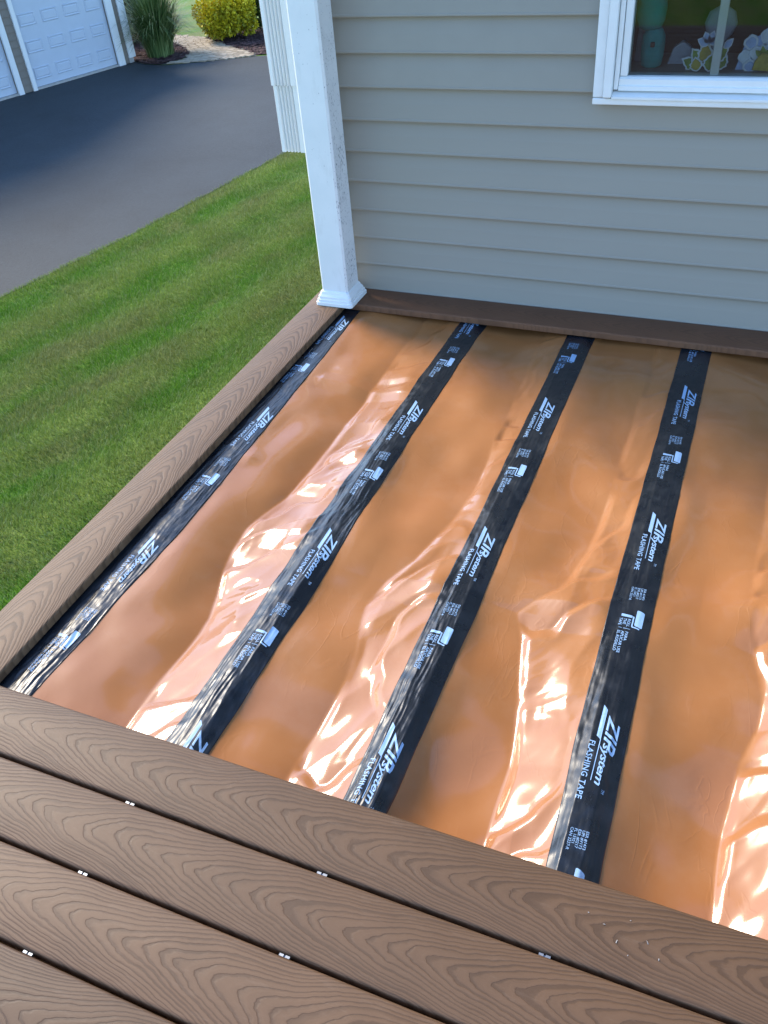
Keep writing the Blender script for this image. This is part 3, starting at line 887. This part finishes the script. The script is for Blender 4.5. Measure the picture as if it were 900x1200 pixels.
def memb_z(x, y):
    x = np.asarray(x, float); y = np.asarray(y, float)
    z = np.full(np.broadcast(x, y).shape, ZJ)
    x, y = np.broadcast_arrays(x, y)
    for i in range(len(JX) - 1):
        a = JX[i] + (.019 if i else .030); b = JX[i + 1] - .019
        w = b - a
        u = (x - a) / w
        msk = (u > 0) & (u < 1)
        uu = u[msk]; yy = y[msk]; xx = x[msk]
        m = np.interp(yy, YT, MT[i]); D = np.interp(yy, YT, DT[i])
        m = m + .02 * vnoise(yy * 5, yy * 0 + i * 3.3, 3)
        D = D * (1 + .10 * vnoise(yy * 3.1, yy * 0 + i * 5.1, 8))
        sl = np.clip(uu / m, 0, 1); sr = np.clip((1 - uu) / (1 - m), 0, 1)
        if i == 0:
            mx_ = np.clip(.5 + .6 * vnoise(yy * 2.6, yy * 0 + 1.5, 91), 0, 1)
            fl = .35 * sl + .65 * (mx_ * sl ** 2.4 + (1 - mx_) * sl ** 1.4)
        else:
            mx_ = np.clip(.62 + .6 * vnoise(yy * 2.8 + i, yy * 0 + i * 2.2, 91), 0, 1)
            fl = (1 - mx_) * sl + mx_ * (.25 * sl + .75 * (1 - (1 - sl) ** 3.2))
        fr = .72 * sr + .28 * (1 - (1 - sr) ** 2)
        f = np.minimum(fl, fr)
        edge = np.clip(np.minimum(uu, 1 - uu) * 5.5, 0, 1); edge = edge * edge * (3 - 2 * edge)
        right = sstep(.0, .06, uu - m)
        lf_ = (1 - .6 * right) * ((.021 if i else .012) * vnoise(xx * 4.4 + i * 7, yy * 3.4, 21) + .0050 * vnoise(xx * 9, yy * 7, 22))
        # fan of folds on the slope that rises to the next joist
        wv = .03 * vnoise(xx * 6 + 3 * i, yy * 5, 30)
        p = xx - (yy - .3) * .17 + wv
        q = yy * .85 - xx * .75 + 1.5 * wv
        fo = 1 - np.abs(vnoise(p * 7 + i * 3.7, yy * 2.2 + i, 32)) * 2.4
        fo2 = 1 - np.abs(vnoise(q * 5.5 + i * 2.3, p * 3 + i, 33)) * 2.4
        fo3 = 1 - np.abs(vnoise(q * 14 + i * 1.3, p * 5 + i * 2, 38)) * 2.2
        fo4 = 1 - np.abs(vnoise(p * 34, yy * 5 + i, 35)) * 2.0
        sw_ = q * 5.2 + 1.3 * vnoise(xx * 3.5 + i * 4, yy * 2.6, 39) + .25 * vnoise(xx * 14, yy * 11 + i, 40) + i * .37
        sw_ = sw_ - np.floor(sw_)
        saw = np.where(sw_ < .8, sw_ / .8, (1 - sw_) / .2) - .5
        pt = sstep(-.35, .35, vnoise(xx * 5 + i, yy * 4.5 + 2 * i, 36))
        pt3 = sstep(.0, .4, vnoise(xx * 4 + 9, yy * 5 + 4 * i, 37))
        for (bi, y0, la, lb, A, xa, xb) in TENTS:
            if bi != i: continue
            t = np.clip((xx - xa) / (xb - xa), 0, 1)
            ty = np.where(yy < y0, 1 - (y0 - yy) / la, 1 - (yy - y0) / lb)
            lf_ = lf_ + A * t * np.clip(ty - .25 * (1 - t), 0, 1)
        amp = sstep(1.7, .9, yy) * .6 + .4
        z0 = ZJ - D * f
        z[msk] = z0 + edge * (lf_ + right * amp * (.0050 * fo * (.35 + .65 * pt) + .0095 * saw + .0050 * fo2 + .0016 * fo3 * pt + .0008 * fo4 * pt3))
    return z
def build_membrane():
    xs = np.linspace(-.10, 2.86, 640); ys = np.concatenate([np.linspace(-.75, -.02, 60)[:-1], np.linspace(-.02, 2.018, 470)])
    X, Y = np.meshgrid(xs, ys, indexing='ij')
    Zm = memb_z(X, Y)
    V = np.stack([X, Y, Zm], 2).reshape(-1, 3)
    return np_mesh('drainage_membrane', V, grid_faces(len(xs), len(ys)), True)
tag(link('drainage_membrane', build_membrane(), None, MAT['membrane']),
    'glossy copper coloured plastic sheet sagging between the deck joists', 'membrane')

# ---------------------------------------------------------------- tapes
TAPES = [  # left edge, right edge tables over y ; print offset of the logo tips ; wrinkle strength
    dict(y=[-.3, .02, .3, .55, .8, 1.1, 1.5, 1.83, 2.02], l=[-.085] * 9, r=[.010, .011, .018, .024, .020, .012, .000, -.014, -.018], tip=1.842, c0=-.103, wr=1.0,
         label='wrinkled black tape strip half under the left border board'),
    dict(y=[-.3, .02, .3, .62, 1.0, 1.4, 1.89, 2.02], l=[.360, .360, .357, .352, .358, .366, .376, .378], r=[.455, .455, .458, .460, .458, .462, .469, .470], tip=1.362, c0=.366, wr=.9,
         label='black tape strip with the most creases, second from the left'),
    dict(y=[-.3, .02, .3, .62, 1.0, 1.4, 1.89, 2.02], l=[.758, .758, .756, .756, .758, .760, .763, .763], r=[.845, .845, .850, .853, .853, .854, .855, .855], tip=1.487, c0=.747, wr=.62,
         label='black tape strip in the middle of the copper sheet, third from the left'),
    dict(y=[-.3, .02, .3, .62, 1.0, 1.4, 1.89, 2.02], l=[1.150, 1.149, 1.140, 1.137, 1.137, 1.138, 1.139, 1.139], r=[1.242, 1.241, 1.237, 1.233, 1.232, 1.233, 1.234, 1.234], tip=1.666, c0=1.138, wr=.42,
         label='flattest black tape strip, rightmost, with crisp pale blue printing'),
]
def tape_z(i, x, y):
    T = TAPES[i]
    x = np.asarray(x, float); y = np.asarray(y, float)
    base = memb_z(x, y)
    c = JX[i]
    flat = np.full(base.shape, ZJ)
    fade = sstep(1.90, 1.84, y) * sstep(-.02, .03, y)
    wx = x + .006 * vnoise(y * 9 + i * 5, y * 0 + i, 41)
    n = vnoise(wx * 120, y * 8 + i * 11, 42 + i)
    n2 = vnoise(wx * 60 + 9, y * 5 + i * 7, 52 + i)
    cross = np.maximum(0, vnoise(x * 14 + y * 4, y * 17 + i * 3, 71 + i) - .42)
    near = np.interp(y, [0, .6, 1.2, 1.8], [1.0, .85, .45, .15])
    patch = .35 + .65 * sstep(-.25, .45, vnoise(x * 6, y * 4 + i * 2, 61 + i))
    w = T['wr'] * near * patch * (.0016 * (1 - np.sqrt(np.abs(n)) * 1.9) + .0020 * (1 - np.sqrt(np.abs(n2)) * 1.9)) + .0035 * cross * near * T['wr']
    w = w + .0006 * vnoise(x * 45, y * 30, 75 + i) + .0004 * vnoise(x * 110, y * 60, 85 + i)
    return base + .0016 + fade * np.maximum(w, -.0007) * np.where(np.abs(w) > -1, 1, 0)
def tape_mesh(i):
    T = TAPES[i]
    nu, nv = 46, 560
    s = np.linspace(0, 1, nu); ys = np.linspace(-.28, 2.016, nv)
    l = np.interp(ys, T['y'], T['l']); r = np.interp(ys, T['y'], T['r'])
    k = T['wr']
    l = l + .0015 * vnoise(ys * 9, ys * 0 + i, 81) * (1 + k * .8); r = r + .0013 * vnoise(ys * 8, ys * 0 + i, 82) * (1 + k * .6)
    X = l[None, :] + (r - l)[None, :] * s[:, None]
    Y = np.broadcast_to(ys[None, :], X.shape)
    Zt = tape_z(i, X, Y)
    V = np.stack([X, Y, Zt], 2).reshape(-1, 3)
    # short skirt at both long edges gives the strip its thickness
    F = grid_faces(nu, nv)
    nV = len(V)
    eL = V[:nv].copy(); eR = V[-nv:].copy(); eL[:, 2] -= .0012; eR[:, 2] -= .0012
    V = np.concatenate([V, eL, eR])
    j = np.arange(nv - 1)
    FL = np.stack([nV + j, j, j + 1, nV + j + 1], 1)
    q = (nu - 1) * nv
    FR = np.stack([q + j, nV + nv + j, nV + nv + j + 1, q + j + 1], 1)
    return np_mesh('tape_strip', V, np.concatenate([F, FL, FR]), True)

# flat print templates in (s, c): s along the reading direction, c upwards
def text_mesh(body, s0, s1, c0, c1, shear=0.0, weight=0.0, spacing=1.0, align='LEFT', line=1.0):
    cu = bpy.data.curves.new('lettering', 'FONT')
    cu.body = body; cu.size = 1.0; cu.shear = shear; cu.offset = weight
    cu.space_character = spacing; cu.resolution_u = 2; cu.space_line = line; cu.align_x = align
    o = bpy.data.objects.new('lettering', cu); COL.objects.link(o)
    bpy.context.view_layer.update()
    me = bpy.data.meshes.new_from_object(o.evaluated_get(bpy.context.evaluated_depsgraph_get()))
    bpy.data.objects.remove(o); bpy.data.curves.remove(cu)
    P = np.array([v.co[:2] for v in me.vertices]); F = [tuple(p.vertices) for p in me.polygons]
    bpy.data.meshes.remove(me)
    mn = P.min(0); mx = P.max(0)
    P = (P - mn) / (mx - mn) * np.array([s1 - s0, c1 - c0]) + np.array([s0, c0])
    return P, F
def polys(*pl):
    P, F = [], []
    for p in pl:
        n = len(P); P += p; F.append(tuple(range(n, n + len(p))))
    return np.array(P), F
def merge(*ms):
    P, F = [], []; n = 0
    for p, f in ms:
        P.append(p); F += [tuple(i + n for i in q) for q in f]; n += len(p)
    return np.concatenate(P), F
def refine(PF, maxlen=.0035):
    P, F = PF
    bm = bmesh.new()
    vs = [bm.verts.new((p[0], p[1], 0)) for p in P]
    for f in F:
        try: bm.faces.new([vs[i] for i in f])
        except ValueError: pass
    bmesh.ops.triangulate(bm, faces=bm.faces)
    for _ in range(4):
        le = [e for e in bm.edges if e.calc_length() > maxlen]
        if not le: break
        bmesh.ops.subdivide_edges(bm, edges=le, cuts=1)
        bmesh.ops.triangulate(bm, faces=bm.faces)
    bm.verts.index_update()
    out = np.array([v.co[:2] for v in bm.verts]), np.array([[v.index for v in f.verts] for f in bm.faces])
    # face up in (s,c) -> world x=c, y=-s keeps orientation
    bm.free()
    return out
def rrect(s0, s1, c0, c1, r, skew=0.0):
    pts = []
    for cs, cc, a0 in ((s1 - r, c0 + r, -90), (s1 - r, c1 - r, 0), (s0 + r, c1 - r, 90), (s0 + r, c0 + r, 180)):
        for k in range(4):
            a = math.radians(a0 + 30 * k); pts.append((cs + r * math.cos(a), cc + r * math.sin(a)))
    return [(s + (c - c0) * skew, c) for s, c in pts]
bar = [(.0, .0405), (.078, .0405), (.085, .0495), (.010, .0495)]
line = [(.080, .0485), (.180, .0485), (.180, .0500), (.083, .0500)]
LOGO = merge(polys(bar, line), text_mesh('ZIP', .022, .112, .0550, .0800, .42, .018, 1.0), text_mesh('system', .090, .187, .0515, .0690, .36, .012, .92))
PRINTS = [
    ('printed_logo', refine(LOGO)),
    ('printed_words', refine(text_mesh('FLASHING TAPE', .092, .225, .0300, .0415, 0, .012, 1.08))),
    ('printed_trademark', refine(text_mesh('TM', .190, .199, .072, .0775), .01)),
    ('printed_note', refine(text_mesh('ESR #1473\nUPI #V173\nESR #0217\nFL 15921\nCAN 2227-R', .285, .330, .036, .0690, 0, .004, 1.0, 'LEFT', .95), .005)),
    ('roller_symbol', refine(polys(rrect(.357, .406, .0605, .0775, .003, .25), [(.376, .029), (.3835, .029), (.3845, .052), (.377, .052)],
                                   [(.3785, .0525), (.382, .0525), (.383, .0575), (.3795, .0575)],
                                   [(.3795, .0545), (.410, .0545), (.413, .0575), (.3795, .0575)], [(.409, .0572), (.4125, .0572), (.4155, .073), (.4120, .073)]))),
    ('printed_words', refine(text_mesh('ROLL\nTHE\nTAPE', .389, .414, .0270, .0515, 0, .012, 1.0, 'LEFT', .95), .005)),
    ('printed_rule', refine(polys([(.419, .029), (.4202, .029), (.4202, .036), (.419, .036)], [(.419, .039), (.4202, .039), (.4202, .054), (.419, .054)]))),
    ('printed_words', refine(text_mesh('PARA\nAPLICAR USE\nEL RODILLO', .428, .494, .0285, .0520, 0, .012, 1.0, 'LEFT', .95), .005)),
]
for i, T in enumerate(TAPES):
    ob = link('flashing_tape', tape_mesh(i), None, MAT['tape'])
    tag(ob, T['label'], 'tape', 'black tape strips over the joists')
    for rep in range(-1, 5):
        ytip = T['tip'] + .640 - rep * .640
        for name, (P, F) in PRINTS:
            y = ytip - P[:, 0]; x = T['c0'] + P[:, 1]
            if y.min() > 1.93 or y.max() > 2.012 or y.max() < -.02 or y.min() < -.27: continue
            l = np.interp(y, T['y'], T['l']); r = np.interp(y, T['y'], T['r'])
            if i == 0: x = x + np.interp(ytip, [1.2, 1.84], [.028, .004])
            x = np.clip(x, l + .001, r - .001)
            z = tape_z(i, x, y) + .0006
            me = np_mesh(name, np.stack([x, y, z], 1), F, True)
            link(name, me, ob, MAT['ink'])

# ---------------------------------------------------------------- porch post
post = tag(empty('porch_post', (-.0965, 1.917, 0.001)), 'square white post with mildew specks and a stepped base trim', 'post')
def sq_rings(rings, wob=0.0):
    """rings of (half width, z) -> bevelled square tube"""
    v, f = [], []
    def ring(h, z):
        c = min(.007, h * .2); return [(-h + c, -h, z), (h - c, -h, z), (h, -h + c, z), (h, h - c, z), (h - c, h, z), (-h + c, h, z), (-h, h - c, z), (-h, -h + c, z)]
    for h, z in rings: v += ring(h, z)
    n = 8
    for i in range(len(rings) - 1):
        f += [(i * n + k, i * n + (k + 1) % n, (i + 1) * n + (k + 1) % n, (i + 1) * n + k) for k in range(n)]
    f += [tuple(range(n - 1, -1, -1)), tuple(range((len(rings) - 1) * n, len(rings) * n))]
    b = MB(); b.add(v, f); return b
H = .0525
sq_rings([(H, .001)] + [(H, .1 * k) for k in range(1, 28)]).build('shaft', MAT['post'], post)
sq_rings([(.0735, .0), (.0735, .012), (.0695, .014), (.0695, .022), (.066, .024), (.0655, .032), (.060, .040), (.0575, .048), (.0535, .052), (.0505, .052)]).build('base_trim', MAT['vinyl'], post)

# ---------------------------------------------------------------- downspout on the house corner
def rib_profile(w, d, n=5, amp=.013):
    """section (x,y): ribbed face to -y"""
    pts = [(-w / 2, d)]; pts.append((-w / 2, .006)); pts.append((-w / 2 + .004, .0))
    span0, span1 = -w / 2 + .022, w / 2 - .030
    for k in range(n):
        a = span0 + (span1 - span0) * k / (n - 1)
        pts += [(a - .0060, 0), (a - .0015, amp), (a + .0015, amp), (a + .0050, 0)]
    pts += [(w / 2 - .004, 0), (w / 2, .006), (w / 2, d)]
    return pts
def vprism(prof, z0, z1):
    n = len(prof); b = MB()
    b.add([(x, y, z0) for x, y in prof] + [(x, y, z1) for x, y in prof],
          [(i, (i + 1) % n, n + (i + 1) % n, n + i) for i in range(n)] + [tuple(range(n - 1, -1, -1)), tuple(range(n, 2 * n))])
    return b
DSX, DSY = -.287, 2.035
def ds_build(mb, name, parent):
    mb.v = [(x + DSX + HO.x, y + DSY + HO.y, z + HO.z) for x, y, z in mb.v]
    return mb.build(name, MAT['downspout'], parent)
up = ds_build(vprism(rib_profile(.104, .075), .705, HTOP), 'downspout', house)
ds_build(vprism([(x + .003, y + .005) for x, y in rib_profile(.103, .066)], .485, .704), 'lower_section', up)
ds_build(MB().box(.045, .11, .02, .04, 1.1, 1.14), 'bracket', up)

# ---------------------------------------------------------------- pale shavings on the deck
for k, (x, y, ln_) in enumerate(((1.262, -.065, .003), (1.285, -.085, .005), (1.235, -.055, .002), (1.305, -.10, .002), (1.33, -.07, .005), (1.30, -.045, .002), (1.35, -.09, .003))):
    a = k * 1.3
    o = MB().add([(-ln_, 0, 0), (0, .0012, .0015), (ln_, .001, 0), (ln_, -.001, .0005), (0, -.001, .002), (-ln_, -.0012, .0005)], [(0, 1, 4, 5), (1, 2, 3, 4), (5, 4, 1, 0)]).build('plastic_shaving', MAT['shaving'])
    o.location = (x, y, .0008); o.rotation_euler = (0, 0, a)
    o.scale = (.6, .6, .6)
    tag(o, 'tiny pale shaving lying on the deck board at the right', 'shaving', 'pale shavings on the deck board')
